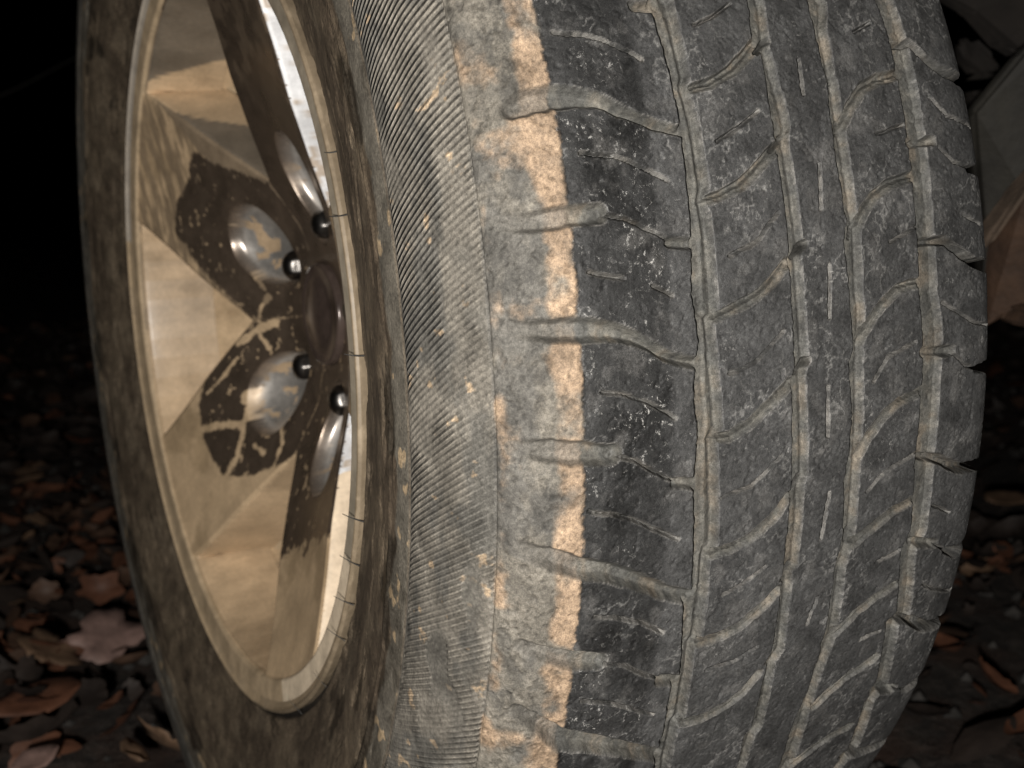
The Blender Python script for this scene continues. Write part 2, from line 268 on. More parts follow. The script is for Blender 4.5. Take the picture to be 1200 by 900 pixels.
for f in T_R2 + T_R4:
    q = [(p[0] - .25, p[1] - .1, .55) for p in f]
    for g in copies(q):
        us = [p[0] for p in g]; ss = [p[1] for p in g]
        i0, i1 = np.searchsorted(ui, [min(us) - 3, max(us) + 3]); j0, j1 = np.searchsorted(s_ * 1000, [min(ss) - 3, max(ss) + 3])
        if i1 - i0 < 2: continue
        v = SHADE[i0:i1, j0:j1]; X = U[i0:i1, j0:j1]; Y = SS[i0:i1, j0:j1]
        np.maximum(v, .75 * sst(.35, -.15, seg_sd(X + (fbm(X * .22, Y * .22, 51, 2) - .5) * 1.1, Y, g)), out=v)  # painted shade line along the step in each cross groove
# the raised ridge that runs in the first groove
l, r = GR[0]; mid = (l * .38 + r * .62)[:, None]
H = np.where((DUST > .9) & (np.abs(SS - mid) < 1.2), H - .5 * sst(1.2, .2, np.abs(SS - mid)), H)
for f in T_M: stamp(f, 4.9, 1.2, fade=True)
for f in T_S: stamp(f, 4.0, .9, fade=True)
for f in T_NT: stamp(f, 4.0, 1.2)
for f in T_QS: stamp(f, 4.4, 1.3)
for f in T_QN: stamp([f[0], (f[0][0] + (f[-1][0] - f[0][0]) * .6, f[0][1] + 10, f[0][2] * 1.6), (f[0][0] - 1, 112, 7), (f[0][0] - 1, 132, 10)], 9.0, 1.0, dust=.4)
for f in T_Q:
    a, b = f[-2], f[-1]; stamp(f + [(b[0] + (b[0] - a[0]) * .5, 114, b[2] * 1.3), (b[0] + (b[0] - a[0]) * .6, 130, b[2] * 2.2)], 7.4, 1.0, dust=.75); stamp([(b[0] + (b[0] - a[0]) * .5, 113, 7), (b[0] + (b[0] - a[0]) * .6, 132, 11)], 10, 1.2, dust=.3)
for f in T_R2: stamp(f, 1.3, .6); stamp([(p[0] + .75, p[1] - .2, p[2] * .55) for p in f[:-1]] + [(f[-1][0], f[-1][1], f[-1][2] * .7)], 2.8, .6)
for f in T_R4: stamp(f, 1.3, .6); stamp([(p[0] + .6, p[1] - .2, p[2] * .55) for p in f], 2.8, .6)
for f in T_SIPA + T_SIPB: stamp(f, 3.4, .55, w=1.0, dust=.3, blockcut=False)
H = H.astype(np.float64)

# tyre zones across the section, mm from the crown
jw = (fbm(U * .12, SS * .12, 5, 4) - .5)
above = sst(-96.6, -95.0, SS + jw * 2.4 + (fbm(U * .9, SS * .9, 6, 3) - .5) * 1.8)                       # tread that touches the road
onmud = 1 - above
rl_ = -175 + (fbm(U * .05, SS * 0, 62, 3) - .5) * 4
ridge = sst(0, 4, SS - rl_) * sst(-125.6, -126.8, SS)
# relief
h = -H
h += onmud * sst(-127, -123, SS) * ((fbm(U * .09, SS * .09, 8, 5) - .5) * 2.2 + .5)        # caked mud on the shoulder
h -= .9 * np.exp(-((SS + 126.3) / .5) ** 2) + .5 * np.exp(-((SS + 175) / .8) ** 2)
h += .8 * sst(-128, -125.5, SS) * sst(-100, -110, SS) * .6
h -= above * .35 * np.maximum(fbm(U * .35, SS * .35, 33, 4) - .58, 0) * 6
# gouges and mould marks on the lower sidewall
g = fbm(U * .03, SS * .16, 21, 5)
lower = sst(-184, -192, SS)
h += lower * ((fbm(U * .035, SS * .06, 22, 5) - .5) * 1.5)
h -= .45 * sst(.56, .72, fbm(U * .45, SS * .45, 97, 3)) * onmud * sst(-127, -124, SS)
h -= lower * .7 * sst(.60, .70, g)
h += .9 * np.exp(-((SS + 196 + 2.5 * (fbm(U * .02, SS * 0, 61, 3) - .5)) / 1.3) ** 2) + 0.6 * sst(PS[0] * 1000 + 10, PS[0] * 1000 + 6, SS) - 2.2 * sst(PS[0] * 1000 + 5.5, PS[0] * 1000 + 3.0, SS)
eb_ = -191 + (fbm(U * .03, SS * 0, 63, 4) - .5) * 16
edge_band = sst(-175, -177, SS) * sst(-1.5, 1.5, SS - eb_)

PXs = np.interp(s_, PS, PX); PRs = np.interp(s_, PS, PR); NXs = np.interp(s_, PS, nxp); NRs = np.interp(s_, PS, nrp)
nl = np.hypot(NXs, NRs); NXs /= nl; NRs /= nl
if NRs[len(s_) // 2] < 0: NXs, NRs = -NXs, -NRs
hm = h / 1000
R_ = PRs + NRs * hm; X_ = PXs + NXs * hm
V = np.stack([X_, -R_ * np.cos(TH), R_ * np.sin(TH)], -1)
nI, nJ = TH.shape
dI = np.roll(V, -1, 0) - np.roll(V, 1, 0); dJ = np.gradient(V, axis=1)
Nn = np.cross(dI, dJ); Nn /= np.linalg.norm(Nn, axis=-1, keepdims=True) + 1e-12
mid = nJ // 2
if (Nn[100, mid, 1] > 0): Nn = -Nn
I, J = np.meshgrid(np.arange(nI), np.arange(nJ - 1), indexing='ij'); I2 = (I + 1) % nI
Fq = np.stack([I * nJ + J, I * nJ + J + 1, I2 * nJ + J + 1, I2 * nJ + J], -1).reshape(-1, 4)

# ---- colours (surface colour, with groove-crease and bead-gap shade painted in)
rub = (fbm(U * .05, SS * .05, 2, 5) - .5)
A = np.zeros(U.shape + (3,)); A[:] = (.058, .0578, .0573)
A *= (1 + rub * .5)[..., None]
outer = sst(-58, -64, SS)                                       # darker shoulder blocks
A *= (1 - .54 * outer * above)[..., None]
dpatch = sst(.48, .62, fbm(U * .035, SS * .05, 91, 4)) * outer * above
A *= (1 - .35 * dpatch)[..., None]
A = mix(A, (.150, .145, .138), above * sst(.56, .75, fbm(U * .11, SS * .11, 13, 5)) * .30)
vein = 1 - np.abs(fbm(U * .14, SS * .14, 73, 4) - .5) * 2
A = mix(A, (.23, .225, .215), above * sst(.93, .985, vein) * sst(.5, .65, fbm(U * .04, SS * .04, 19, 3)) * .55)
dn = fbm(U * .10, SS * .14, 40, 5)
dust_col = mix(mix(np.zeros_like(A) + (.116, .111, .097), (.158, .136, .107), sst(.52, .72, dn)), (.082, .081, .074), sst(.5, .35, dn))
chip = np.exp(-((DUST - .15) / .14) ** 2) * (DUST > .01) * above * sst(.35, .55, fbm(U * .2, SS * .2, 93, 4))
A = mix(A, (.21, .20, .185), chip * .65)
A = A * (1 - DUST * .92)[..., None] + dust_col * (DUST * .92)[..., None]
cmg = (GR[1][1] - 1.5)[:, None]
SHADE = np.maximum(SHADE, .7 * sst(.75, .2, np.abs(SS - cmg)) * (.4 + .6 * sst(.4, .6, fbm(U * .06, SS * .2, 98, 3))))
cm1 = (GR[0][1] - 2.3)[:, None]; SHADE = np.maximum(SHADE, .8 * sst(.8, .25, np.abs(SS - cm1)))
A = mix(A, (.026, .025, .022), SHADE * .92)  # shade in groove corners and notches painted into the colour
mn = fbm(U * .035, SS * .05, 60, 6); mn2 = fbm(U * .12, SS * .12, 64, 5)
mud = mix(np.zeros_like(A) + (.150, .136, .113), (.100, .094, .083), sst(.46, .60, mn))
band = np.exp(-((SS + 100.0) / 6.5) ** 4) * 1.0 + .55 * np.exp(-((SS + 123.5) / 3.0) ** 2)
clay = np.clip(band * 1.05 - .12 + .02 + (mn2 - .5) * 2.0 + (fbm(U * .055, SS * .055, 65, 4) - .5) * 2.6, 0, 1)
mud = mix(mud, (.315, .225, .150), sst(.05, 1.0, clay) * .95)
mud = mud * (1 + (fbm(U * .5, SS * .5, 66, 4) - .5) * .5)[..., None]
mud = mix(mud, (.070, .066, .058), sst(.56, .70, fbm(U * .06, SS * .10, 99, 5)) * .7 * sst(-101, -108, SS))
pit = fbm(U * .45, SS * .45, 97, 3); mud = mud * (1 - .30 * sst(.58, .72, pit))[..., None]
sh = onmud * sst(-128, -126, SS)
mud = mix(mud, (.12, .112, .098), DUST * .75)
A = A * (1 - sh)[..., None] + mud * sh[..., None]
rb = mix(np.zeros_like(A) + (.165, .150, .126), (.105, .099, .087), sst(.45, .62, fbm(U * .03, SS * .06, 44, 5)))
rb = mix(rb, (.45, .33, .21), sst(.70, .78, fbm(U * .14, SS * .14, 47, 4)) * .7)
wet = sst(.55, .66, fbm(U * .016 + 3, SS * .03, 45, 4) + .22 * np.exp(-((U + 112) / 24) ** 2 - ((SS + 155) / 14) ** 2) + .14 * np.exp(-((U - 55) / 18) ** 2 - ((SS + 165) / 8) ** 2))
rb = mix(rb, (.085, .080, .070), wet * .75)
rz = sst(-176, -174.5, SS) * sst(-126, -127.5, SS); A = A * (1 - rz)[..., None] + rb * rz[..., None]
low = mix(np.zeros_like(A) + (.132, .102, .070), (.082, .062, .043), sst(.35, .65, fbm(U * .022, SS * .05, 71, 5)))
low = mix(low, (.17, .135, .095), sst(.52, .75, fbm(U * .03, SS * .07, 72, 5)) * .6)
wdark = sst(.60, .70, fbm(U * .020, SS * .055, 75, 5) + .12 * np.exp(-((SS + 194) / 6) ** 2) - .08 * (SS < -206) + .30 * np.exp(-((U + 205) / 26) ** 2 - ((SS + 196) / 7) ** 2))
low = mix(low, (.034, .029, .023), wdark * .85)
gz = edge_band; low = mix(low, (.140, .127, .104), gz * (1 - wdark * .3) * .9)
low = mix(low, (.42, .31, .19), gz * sst(.70, .76, fbm(U * .08, SS * .12, 79, 3)) * .8)
lz = sst(-174.5, -176, SS); A = A * (1 - lz)[..., None] + low * lz[..., None]
A = mix(A, (.018, .015, .012), sst(PS[0] * 1000 + 5.5, PS[0] * 1000 + 3.5, SS) * 1.0)  # shade of the gap beside the rim, painted dark on the bead
A = np.clip(A, .008, .7)
rough = .72 + 0 * U; rough -= .14 * above * (1 - DUST); rough -= .30 * wdark * lz; rough -= .12 * lz; rough -= .2 * dpatch
wear = above * (1 - DUST) * (.45 + .55 * outer)
phase = (U - (.70 - .0015 * np.clip(U, -260, 250)) * (SS + 150) + .0015 * (SS + 150) ** 2) * 2 * math.pi / 3.05
ridge = ridge * (1 - .65 * sst(.5, .8, wet)) * (.35 + .65 * sst(.66, .50, fbm(U * .03, SS * .06, 88, 4) + .12 * sst(-80, -110, U)))
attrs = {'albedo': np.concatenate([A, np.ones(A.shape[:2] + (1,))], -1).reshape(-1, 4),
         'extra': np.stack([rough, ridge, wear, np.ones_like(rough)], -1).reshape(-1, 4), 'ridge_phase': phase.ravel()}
Vf = V.reshape(-1, 3); Nf = Nn.reshape(-1, 3)

wheel = bpy.data.objects.new('road_wheel', None); scene.collection.objects.link(wheel)
tag(wheel, 'mud-caked off-road wheel with a worn black tyre and dished five-spoke alloy rim, filling the frame', 'wheel')

# ---- split the face set into casing and tread blocks
fl = FLOOR.ravel()[Fq].all(1)
fi = Fq[:, 0] // nJ; fj = Fq[:, 0] % nJ; fu = ui[fi]; fs = (s_ * 1000)[fj]
rib = np.full(len(Fq), -1)
bounds = [0.5 * (l + r) for l, r in GR]
rib_id = sum((fs > b[fi]).astype(int) for b in bounds)
onb = (fs > -96) & (fs < 112) & ~fl & (fu > -205) & (fu < 190)
lab = np.zeros(len(Fq), int)
def count(fe):
    c = np.zeros(len(Fq), int)
    for f in fe:
        for g in copies(f):
            g = sorted(g, key=lambda p: p[1]); c += fu > np.interp(fs, [p[1] for p in g], [p[0] for p in g])
    return c
names = {0: 'shoulder_block', 1: 'tread_block', 2: 'centre_rib', 3: 'tread_block', 4: 'inner_shoulder_block'}
for rid, fe in ((0, T_M), (1, T_R2), (2, []), (3, T_R4), (4, T_Q)):
    m_ = onb & (rib_id == rid); lab[m_] = 100 * (rid + 1) + (count(fe)[m_] if fe else 0)
Vt, Ft, Nt, At = sub(Vf, Fq, Nf, attrs, lab == 0)
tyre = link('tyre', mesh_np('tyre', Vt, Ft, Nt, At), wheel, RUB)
for L_ in np.unique(lab):
    if L_ == 0: continue
    sel = lab == L_
    if sel.sum() < 60: 
        continue
    v, f, n, a = sub(Vf, Fq, Nf, attrs, sel); nm = names[L_ // 100 - 1]
    link(nm, mesh_np(nm, v, f, n, a), tyre, RUB)
del V, Nn, dI, dJ

# ------------------------------------------------------------------ rim
def xs(r): return np.interp(r, RS_R, RS_X)
RS_R = [0, .03, .06, .09, .12, .15, .175, .205, .2138, .2148, .2270, .240]
RS_X = [-.044, -.044, -.048, -.062, -.076, -.088, -.096, -.1068, -.1105, -.1124, -.1136, -.1165]
rr = np.r_[np.linspace(.004, .2138, 300), np.linspace(.2143, .2270, 16)]
pp = np.linspace(0, 2 * math.pi, 1500, endpoint=False)
PH, RR = np.meshgrid(pp, rr, indexing='ij')
xw = xs(RR); xk = np.convolve(np.pad(xs(rr), 6, mode='edge'), np.ones(13) / 13, 'valid'); xw = np.where(RR < .208, xk[None, :], xw)
PY = -RR * np.cos(PH); PZ = RR * np.sin(PH)
def polar(r, d): a = math.radians(d); return (-r * math.cos(a), r * math.sin(a))
D = math.degrees
win = np.full(RR.shape, 1e9)
for k in range(5):
    c = 187 + 72 * k
    P = [polar(.094, c), polar(.148, c + 14.6), *[polar(.2132, c + q) for q in (21.8, 18, 14, 10, 6, 2, -2, -6, -10, -14, -18, -21.8)], polar(.148, c - 14.6)]
    win = np.minimum(win, poly_sd(PY, PZ, P))
WALL = .007
def winsd(a, b_):
    q = np.full(a.shape, 1e9)
    for k in range(5):
        c = 187 + 72 * k
        q = np.minimum(q, poly_sd(a, b_, [polar(.094, c), polar(.148, c + 14.6), *[polar(.2132, c + q) for q in (21.8, 18, 14, 10, 6, 2, -2, -6, -10, -14, -18, -21.8)], polar(.148, c - 14.6)]))
    return q
gy = (winsd(PY + 2e-5, PZ) - win) / 2e-5; gz_ = (winsd(PY, PZ + 2e-5) - win) / 2e-5
for lvl in (0.0, -WALL):
    dlt = win - lvl; near_ = np.abs(dlt) < .00042
    PY = np.where(near_, PY - dlt * gy, PY); PZ = np.where(near_, PZ - dlt * gz_, PZ); win = np.where(near_, lvl, win)
depth = .048 * np.clip(-win / WALL, 0, 1) + .0012 * sst(.003, 0, win)
xw = xw + depth
scp = np.zeros(RR.shape); hole = np.zeros(RR.shape)
for k in range(5):
    a = math.radians(151 + 72 * k); cr = .0835
    rad = -PY * math.cos(a) + PZ * math.sin(a) - cr; tan = PY * math.sin(a) + PZ * math.cos(a)
    e = np.sqrt((rad / .031) ** 2 + (tan / (.026 + .12 * rad)) ** 2)
    scp = np.maximum(scp, sst(1.02, .80, e)); xw = xw + .019 * np.sqrt(np.clip(1 - np.minimum(e, 1) ** 2.2, 0, 1)) * sst(1.02, .93, e)
    dh = np.hypot(rad + cr - .0572, tan); hole = np.maximum(hole, sst(.0125, .0115, dh)); xw = xw + .008 * sst(.0128, .0112, dh)
xw += .0012 * np.exp(-((RR - .0325) / .0012) ** 2)
V = np.stack([xw, PY, PZ], -1)
dI = np.roll(V, -1, 0) - np.roll(V, 1, 0); dJ = np.gradient(V, axis=1); Nn = np.cross(dI, dJ); Nn /= np.linalg.norm(Nn, axis=-1, keepdims=True) + 1e-12
if Nn[:, 5:20, 0].mean() > 0: Nn = -Nn
sl = .048 / WALL; Nw = np.stack([-np.ones_like(win), -sl * gy, -sl * gz_], -1); Nw /= np.linalg.norm(Nw, axis=-1, keepdims=True)
wb = (sst(.0002, -.0006, win) * (win > -WALL - .001))[..., None]; Nn = Nn * (1 - wb) + Nw * wb; Nn /= np.linalg.norm(Nn, axis=-1, keepdims=True)
# colour: mud film, clay, bare alloy
PD = np.degrees(PH) % 360; qx = PY * 1000; qy = PZ * 1000
f1 = fbm(qx * .03 + 50, qy * .03 + 50, 301, 5); f2 = fbm(qx * .12 + 50, qy * .12 + 50, 302, 5); f3 = fbm(qx * .5 + 50, qy * .5 + 50, 303, 4)
FILM = (.150, .112, .082); CLAY = (.58, .425, .265); BARE = (.64, .61, .57)
A = np.zeros(RR.shape + (3,)); A[:] = FILM; A *= (1 + (f2 - .5) * .5)[..., None]
def mpoly(lst): return [tuple(1000 * v for v in polar(r / 1000, d)) for r, d in lst]
j2 = (f2 - .5) * 12 + (f3 - .5) * 9
clay = sst(-2, 3, RR * 1000 - 150 + (f1 - .5) * 40 + j2 * 1.2)     # clay past mid-spoke
D1 = mpoly([(146.7, 136.5), (153.2, 137.8), (158.5, 142.1), (157.1, 145.6), (162.7, 151.2), (170.8, 157.6), (169.5, 163.3), (155.8, 166.0), (141, 170.5), (96, 187), (30, 187), (30, 115), (92, 116), (118, 130)])
D2 = mpoly([(148.7, 201.2), (162.6, 207.4), (164.2, 213.5), (165.2, 216.4), (161.1, 224.0), (154.5, 230.2), (141.2, 235.8), (128.3, 240.9), (104.5, 252.6), (94, 259), (30, 259), (30, 187), (94, 187)])
sec151 = (PD > 115) & (PD < 187); sec223 = (PD >= 187) & (PD < 259)
clay = np.where(sec151, sst(-1.5, 1.5, poly_sd(qx, qy, D1) + j2 * .5), clay)
clay = np.where(sec223, sst(-1.2, 1.2, poly_sd(qx, qy, D2) + j2 * .35), clay)
for pts, w_ in (([(77.2, 175.6), (84.3, 181.4), (88, 187)], 4), ([(71.2, 189.5), (80, 190), (88.4, 190.6), (101.9, 193.7), (109.9, 194.9)], 6), ([(87.6, 194.2), (81.4, 200.9)], 3), ([(111.9, 199.7), (126.2, 203.6), (139.6, 205.2), (150, 206)], 2.2),
               ([(110.8, 215.1), (96, 224), (85.4, 229.5)], 11), ([(162.9, 214.2), (148.8, 215.9), (137.2, 218.0), (123.3, 222.6), (110, 223)], 4.5), ([(113, 219), (122.0, 224.4), (136.3, 230.2), (160.0, 231.5)], 5.5), ([(99, 228), (92, 240), (96, 246)], 2.5), ([(118, 233), (112, 240)], 3), ([(101, 247), (130, 252)], 3), ([(92, 166), (80, 172)], 3)):
    g = mpoly(pts); clay = np.maximum(clay, sst(.8, -.8, seg_sd(qx, qy, g, w_) + j2 * .35))
for k in range(5):
    c_ = 115 + 72 * k; g = [tuple(1000 * v for v in polar(.205, c_ + 22.4)), tuple(1000 * v for v in polar(.148, c_ + 16.4)), tuple(1000 * v for v in polar(.095, c_ + 3))]
    clay = np.maximum(clay, .8 * sst(.8, -.8, seg_sd(qx, qy, g, 3.4) + j2 * .2) * (k == 0))
clay = np.maximum(clay, .8 * sst(.71, .75, fbm(qx * .22 + 50, qy * .22 + 50, 333, 4)) * (RR < .17))
clay = np.clip(clay, 0, 1)
# spoke above the hub: thin brown mud, streaked
sec79 = (PD > 43) & (PD < 115); clay = np.where(sec79, clay * .25 * sst(.45, .6, f2), clay)
dirty = sst(.42, .60, f2 * .6 + f1 * .4)
streak = fbm(qx * .25 + 50, qy * .05 + 50, 305, 4)
claycol = mix(np.zeros_like(A) + CLAY, (.44, .32, .195), sst(.5, .66, f1))
thin = sec151 * (PD > 136)
claycol = mix(claycol, (.27, .20, .13), thin * sst(.30, .55, streak) * .95)
claycol = mix(claycol, (.20, .155, .11), ((PD > 43) & (PD < 136)) * .8)
A = A * (1 - clay)[..., None] + claycol * clay[..., None]
# scoops: rubbed bare, clay low in each
scl = scp * sst(.64, .72, f2 + .16 * ((PD > 208) & (PD < 222)) + .10 * ((PD > 151) & (PD < 163) & (RR > .08)) )
bare = scp * (1 - scl)
A = A * (1 - bare)[..., None] + np.array(BARE) * bare[..., None]
A = A * (1 - scl)[..., None] + np.array((.42, .31, .20)) * scl[..., None]
A = mix(A, (.06, .05, .04), hole)
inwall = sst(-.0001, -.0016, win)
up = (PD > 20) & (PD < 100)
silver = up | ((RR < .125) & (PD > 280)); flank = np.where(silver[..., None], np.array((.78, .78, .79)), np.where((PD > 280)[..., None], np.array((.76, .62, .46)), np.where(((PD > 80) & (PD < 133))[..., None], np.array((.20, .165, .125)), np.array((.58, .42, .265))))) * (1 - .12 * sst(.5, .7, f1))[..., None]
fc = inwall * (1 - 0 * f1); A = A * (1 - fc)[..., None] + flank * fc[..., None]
ring = RR > .2142
A = np.where(ring[..., None], np.where(((PD < 80) | (PD > 335))[..., None], np.array((.34, .29, .22)), np.where((PD > 292)[..., None], np.array((.74, .61, .45)), np.array((.48, .365, .235)))) * (1 + (f2 - .5) * .5)[..., None], A)
A = np.clip(A, .01, .8)
metal = np.clip(.55 * (1 - clay) * (1 - inwall) * (1 - scl) * (~ring) * (1 - hole), 0, 1); metal = np.maximum(metal, bare * .8) + inwall * up * .15
rough = .30 + .16 * clay + .1 * ring - .02 * bare + .05 * inwall; rough = np.where(bare > .5, .40, rough)
attrs = {'albedo': np.concatenate([A, np.ones(A.shape[:2] + (1,))], -1).reshape(-1, 4), 'extra': np.stack([rough, metal, 0 * rough, 1 + 0 * rough], -1).reshape(-1, 4)}
nI, nJ = RR.shape; I, J = np.meshgrid(np.arange(nI), np.arange(nJ - 1), indexing='ij'); I2 = (I + 1) % nI
Fq = np.stack([I * nJ + J, I2 * nJ + J, I2 * nJ + J + 1, I * nJ + J + 1], -1).reshape(-1, 4)
wf = win.ravel()[Fq]; keep = (wf > -.00045).all(1)
# barrel and flange lathe
def lathe(prof, n, dens=1):
    P = np.array(prof, float); a = np.linspace(0, 2 * math.pi, n, endpoint=False)
    t = np.r_[0, np.cumsum(np.hypot(*np.diff(P, axis=0).T))]; T = np.unique(np.r_[np.arange(0, t[-1], dens), t])
    P = np.stack([np.interp(T, t, P[:, 0]), np.interp(T, t, P[:, 1])], 1)
    AA, PXx = np.meshgrid(a, P[:, 0], indexing='ij'); _, PRr = np.meshgrid(a, P[:, 1], indexing='ij')
    V = np.stack([PXx, -PRr * np.cos(AA), PRr * np.sin(AA)], -1)
    I, J = np.meshgrid(np.arange(n), np.arange(len(P) - 1), indexing='ij'); I2 = (I + 1) % n; m = len(P)
    F = np.stack([I * m + J, I * m + J + 1, I2 * m + J + 1, I2 * m + J], -1).reshape(-1, 4)
    dI = np.roll(V, -1, 0) - np.roll(V, 1, 0); dJ = np.gradient(V, axis=1); N = np.cross(dI, dJ); N /= np.linalg.norm(N, axis=-1, keepdims=True) + 1e-12
    return V, F, N, AA, PXx, PRr
bprof = [(.1155, .232), (.112, .226), (.10, .214), (.06, .212), (.03, .203), (.0, .201), (-.05, .2065), (-.085, .2105), (-.1035, .2155)]
fprof = [(-.1136, .2268), (-.1146, .2298), (-.1162, .2315), (-.1160, .2326), (-.1146, .2334), (-.112, .2330), (-.106, .232), (-.103, .226), (-.1035, .216)]
Vb, Fb, Nb, AA, XB, RB = lathe(bprof, 720, .0018)
ad = np.degrees(AA) % 360; xm = XB * 1000
b1 = fbm(ad * .25, xm * .05 + 40, 401, 5); b2 = fbm(ad * .9, xm * .16 + 40, 402, 5)
B = np.zeros(XB.shape + (3,)); B[:] = (.60, .44, .275); B = mix(B, (.50, .36, .22), sst(.52, .68, b1))
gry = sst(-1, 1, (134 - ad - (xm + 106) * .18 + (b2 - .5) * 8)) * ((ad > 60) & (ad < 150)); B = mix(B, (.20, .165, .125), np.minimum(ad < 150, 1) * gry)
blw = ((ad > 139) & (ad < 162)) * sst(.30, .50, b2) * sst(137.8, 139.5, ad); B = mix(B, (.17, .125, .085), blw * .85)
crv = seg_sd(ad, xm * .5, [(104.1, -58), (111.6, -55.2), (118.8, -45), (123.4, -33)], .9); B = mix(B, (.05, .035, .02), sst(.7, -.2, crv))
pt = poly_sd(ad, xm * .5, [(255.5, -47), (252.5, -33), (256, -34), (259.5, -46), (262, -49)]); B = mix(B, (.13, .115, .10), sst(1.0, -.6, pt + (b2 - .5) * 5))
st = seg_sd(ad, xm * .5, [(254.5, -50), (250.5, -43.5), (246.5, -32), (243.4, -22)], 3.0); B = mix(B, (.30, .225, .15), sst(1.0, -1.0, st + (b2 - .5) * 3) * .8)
B = np.clip(B, .02, .7)
ab = {'albedo': np.concatenate([B, np.ones(B.shape[:2] + (1,))], -1).reshape(-1, 4), 'extra': np.stack([.10 + .14 * b1, 0 * b1 + .0, 0 * b1, 1 + 0 * b1], -1).reshape(-1, 4)}
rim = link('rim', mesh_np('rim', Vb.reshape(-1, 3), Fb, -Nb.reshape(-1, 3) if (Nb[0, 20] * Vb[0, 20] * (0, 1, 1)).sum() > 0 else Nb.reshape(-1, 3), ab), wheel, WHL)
Vb, Fb, Nb, AA, XB, RB = lathe(fprof, 720, .0008)
ad = np.degrees(AA) % 360; b2 = fbm(ad * .6, XB * 400 + 40, 412, 5)
B = np.zeros(XB.shape + (3,)); B[:] = (.44, .335, .215); B = mix(B, (.19, .150, .100), ((ad < 80) | (ad > 335)) * (RB < .2312)); B = mix(B, (.36, .275, .18), ((ad > 280) & (ad <= 335)) * (RB < .2312)); B = mix(B, (.16, .125, .085), ((ad < 82) | (ad > 278)) * (RB >= .2312) * .85); B = mix(B, (.33, .26, .18), sst(.50, .70, b2) * .5); B = mix(B, (.45, .44, .42), ((ad > 95) & (ad < 170)) * .55); B = np.clip(B, .02, .7)
ab = {'albedo': np.concatenate([B, np.ones(B.shape[:2] + (1,))], -1).reshape(-1, 4), 'extra': np.stack([.50 + 0 * b2, .0 + 0 * b2, 0 * b2, 1 + 0 * b2], -1).reshape(-1, 4)}
Nb = -Nb if Nb[0, 6, 0] > 0 else Nb
link('rim_flange', mesh_np('rim_flange', Vb.reshape(-1, 3), Fb, Nb.reshape(-1, 3), ab), rim, WHL)
fph = np.degrees(PH.ravel()[Fq[:, 0]]) % 360; frr = RR.ravel()[Fq[:, 0]]
sector = np.floor(((fph - 151 + 36) % 360) / 72).astype(int); sector[frr < .034] = 9; sector[frr > .2141] = 8
Vf = V.reshape(-1, 3); Nf = Nn.reshape(-1, 3)
for k, nm in [(0, 'spoke'), (1, 'spoke'), (2, 'spoke'), (3, 'spoke'), (4, 'spoke'), (9, 'hub_bore_face'), (8, 'rim_face_ring')]:
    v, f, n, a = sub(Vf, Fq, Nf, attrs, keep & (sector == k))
    link(nm, mesh_np(nm, v, f, n, a), rim, WHL)

